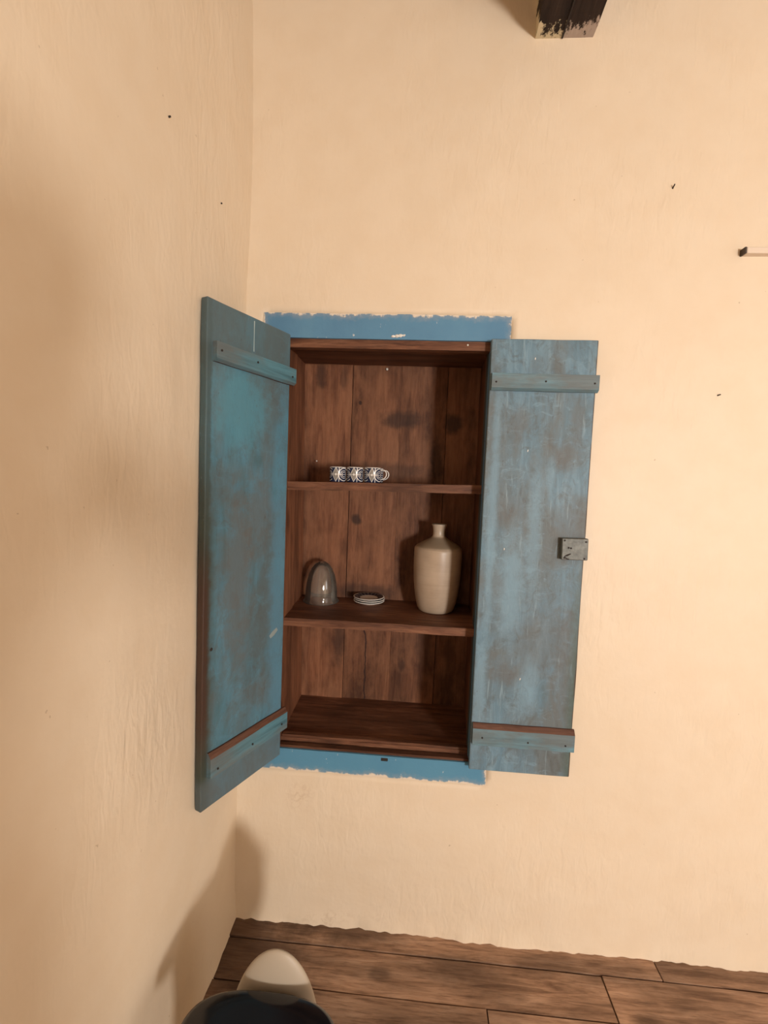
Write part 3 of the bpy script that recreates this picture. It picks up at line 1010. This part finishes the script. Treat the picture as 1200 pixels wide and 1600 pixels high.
# ------------------------------------------------------------------ pale rail on the wall at the right
rail = empty('wall_rail', (1.330, 0.0, 2.232), 'pale thin rail fixed high on the wall at the right edge', 'rail')
bm = bmesh.new()
bm_box(bm, 0.006, 0.60, -0.022, 0.004, 0.0, 0.0175, 0.0015)
link_obj('batten', mesh_from(bm, 'rail_batten', mat_plain('rail_paint', (0.72, 0.60, 0.48), 0.5)), rail)
bm = bmesh.new()
bm_box(bm, 0.0, 0.0055, -0.0222, 0.004, -0.0005, 0.018, 0.001)
link_obj('end_cap', mesh_from(bm, 'rail_cap', mat_plain('rail_end', (0.05, 0.032, 0.022), 0.6)), rail)

# ------------------------------------------------------------------ nails left in the walls
def wall_nail(loc, d, ln, label):
    bm = bmesh.new()
    tube_bm(bm, [(0, 0, 0), Vector(d) * ln], [0.0022, 0.0018], 8)
    tag(link_obj('wall_nail', mesh_from(bm, 'wall_nail', M_hole), None, loc), label, 'nail')


wall_nail((XL - 0.004, -0.4566, 2.2887), (1, 0, 0.2), 0.008, 'tiny dark nail high on the left wall')
wall_nail((XL - 0.004, -0.196, 2.2662), (1, 0, 0.1), 0.008, 'tiny dark nail on the left wall near the corner')
wall_nail((1.1254, 0.006, 2.4228), (0.0, -1, 0.55), 0.016, 'short dark nail on the back wall below the beam')
wall_nail((1.2965, 0.006, 1.8253), (0.5, -1, 0.2), 0.016, 'short dark nail on the back wall right of the cupboard')

# ------------------------------------------------------------------ black stool, bottom of the picture
M_black = mat_plain('glossy_black', (0.010, 0.010, 0.013), 0.16, spec=0.5)
M_cream = mat_plain('cream_plastic', (0.43, 0.36, 0.275), 0.5)
chair = empty('low_chair', (0.135, -0.63, 0.0), 'low chair with glossy black seat and smooth cream egg-shaped back in the corner', 'chair')
bm = bmesh.new()
rings = []
for (k, z) in ((0.88, 0.3560), (0.955, 0.3580), (0.99, 0.3650), (1.0, 0.3770), (0.992, 0.3900), (0.965, 0.3995), (0.90, 0.4050), (0.6, 0.4045), (0.3, 0.4030)):
    ring = []
    for i in range(64):
        a = 2 * math.pi * i / 64
        ca, sa = math.cos(a), math.sin(a)
        e = 2 / 2.7
        ring.append(bm.verts.new((0.168 * k * math.copysign(abs(ca) ** e, ca), 0.098 * k * math.copysign(abs(sa) ** e, sa), z)))
    rings.append(ring)
for a, b in zip(rings, rings[1:]):
    for i in range(64):
        bm.faces.new([a[i], a[(i + 1) % 64], b[(i + 1) % 64], b[i]])
bm.faces.new(rings[0][::-1])
bm.faces.new(rings[-1])
link_obj('seat', mesh_from(bm, 'chair_seat', M_black, True), chair)
bm = lathe_bm([(0.150, 0.0), (0.152, 0.006), (0.140, 0.05), (0.130, 0.15), (0.128, 0.25), (0.134, 0.34), (0.140, 0.3565)], 48, True, True)
for v in bm.verts:
    v.co.y *= 0.58
link_obj('base', mesh_from(bm, 'chair_base', M_black, True), chair)
# the back: a flattened egg rising behind the seat
prof = []
for i in range(33):
    q = math.pi * i / 32
    z = 0.275 - 0.185 * math.cos(q)
    prof.append(((0.114 - 0.020 * (1 - math.cos(q)) / 2) * math.sin(q), z))
bm = lathe_bm(prof, 56, False)
for v in bm.verts:
    v.co.y *= 0.27
    v.co.x += 0.02 * (v.co.z - 0.3)
link_obj('backrest', mesh_from(bm, 'chair_back', M_cream, True), chair, (0.002, 0.130, 0.0))

# ------------------------------------------------------------------ the photographer and the phone, behind the viewpoint
phone = link_obj('smartphone', None)
bm = bmesh.new()
bm_box(bm, -0.020, 0.054, -0.135, 0.018, 0.006, 0.0145, 0.003, 2)
me = mesh_from(bm, 'phone_body', M_black)
phone.location = cam.matrix_world.translation
phone.rotation_euler = cam.matrix_world.to_euler()
tag(phone, 'black phone held upright in two hands behind the viewpoint', 'phone')
link_obj('phone_body', me, phone)

PB = Vector((0.56, -1.97, 0.0))
HW = Vector((0.417, -1.455, 1.45)) - PB        # between the hands
V, E_, RAD = [], [], []


def sv(p, r, par=None):
    V.append(Vector(p))
    RAD.append(r)
    if par is not None:
        E_.append((par, len(V) - 1))
    return len(V) - 1


pel = sv((0, 0, 0.95), (0.155, 0.115))
sp1 = sv((0, 0.0, 1.12), (0.14, 0.105), pel)
sp2 = sv((0, 0.015, 1.30), (0.16, 0.115), sp1)
sp3 = sv((0, 0.03, 1.42), (0.125, 0.09), sp2)
nk = sv((0, 0.09, 1.50), (0.06, 0.06), sp3)
hd0 = sv((0, 0.165, 1.565), (0.066, 0.075), nk)
hd1 = sv((0, 0.195, 1.635), (0.078, 0.097), hd0)
hd2 = sv((0, 0.185, 1.705), (0.066, 0.080), hd1)
ns = sv((0, 0.305, 1.620), (0.012, 0.016), hd1)
for s_ in (-1, 1):
    hip = sv((s_ * 0.095, 0, 0.88), 0.095, pel)
    kn = sv((s_ * 0.11, 0.01, 0.50), 0.062, hip)
    cf = sv((s_ * 0.115, -0.015, 0.34), 0.056, kn)
    an = sv((s_ * 0.12, -0.02, 0.085), 0.040, cf)
    hl = sv((s_ * 0.122, 0.02, 0.045), 0.042, an)
    to = sv((s_ * 0.135, 0.16, 0.035), 0.034, hl)
    sh = sv((s_ * 0.18, 0.045, 1.435), 0.068, sp3)
    el = sv((s_ * 0.25 - 0.04, 0.27, 1.36), 0.056, sh)
    wr = sv((HW.x + s_ * 0.062, HW.y - 0.085, HW.z - 0.055), 0.027, el)
    pm = sv((HW.x + s_ * 0.062, HW.y - 0.045, HW.z - 0.03), (0.016, 0.028), wr)
    for q in range(4):
        b0 = sv((HW.x + s_ * 0.056, HW.y - 0.012, HW.z - 0.040 + 0.018 * q), 0.0092, pm)
        b1 = sv((HW.x + s_ * 0.056, HW.y + 0.012, HW.z - 0.034 + 0.018 * q), 0.0086, b0)
        sv((HW.x + s_ * 0.038, HW.y + 0.018, HW.z - 0.033 + 0.018 * q), 0.0076, b1)
    t0 = sv((HW.x + s_ * 0.054, HW.y - 0.030, HW.z + 0.010), 0.0100, pm)
    sv((HW.x + s_ * 0.030, HW.y - 0.024, HW.z + 0.035), 0.0088, t0)
pme = bpy.data.meshes.new('person_body')
pme.from_pydata(V, E_, [])
person = link_obj('person', None, None, PB)
tag(person, 'person in dark clothes behind the viewpoint holding up a phone', 'person')
body = link_obj('body', pme, person)
sm = body.modifiers.new('skin', 'SKIN')
sm.use_smooth_shade = True
for i, r_ in enumerate(RAD):
    pme.skin_vertices[0].data[i].radius = r_ if isinstance(r_, tuple) else (r_, r_)
pme.skin_vertices[0].data[0].use_root = True
sb = body.modifiers.new('sub', 'SUBSURF')
sb.levels = sb.render_levels = 2
t = NT('person_skin_and_clothes')
x, y, z = t.sep(t.obj())
skin = t.math('MAXIMUM', t.math('GREATER_THAN', z, 1.47), t.math('GREATER_THAN', y, 0.36))
c = t.mix(t.math('GREATER_THAN', z, 0.97), (0.03, 0.035, 0.05), (0.05, 0.05, 0.055))
c = t.mix(skin, c, (0.45, 0.27, 0.19))
c = t.mix(t.math('LESS_THAN', z, 0.075), c, (0.03, 0.025, 0.02))
pme.materials.append(t.fin(c, 0.7))
bm = bmesh.new()
bmesh.ops.create_uvsphere(bm, u_segments=24, v_segments=14, radius=1.0)
bmesh.ops.delete(bm, geom=[v for v in bm.verts if v.co.y * 0.9 - v.co.z > 0.25], context='VERTS')
for v in bm.verts:
    v.co = Vector((v.co.x * 0.088, v.co.y * 0.108, v.co.z * 0.115))
link_obj('hair', mesh_from(bm, 'hair', mat_plain('dark_hair', (0.02, 0.014, 0.01), 0.6), True), person, (0, 0.183, 1.682))
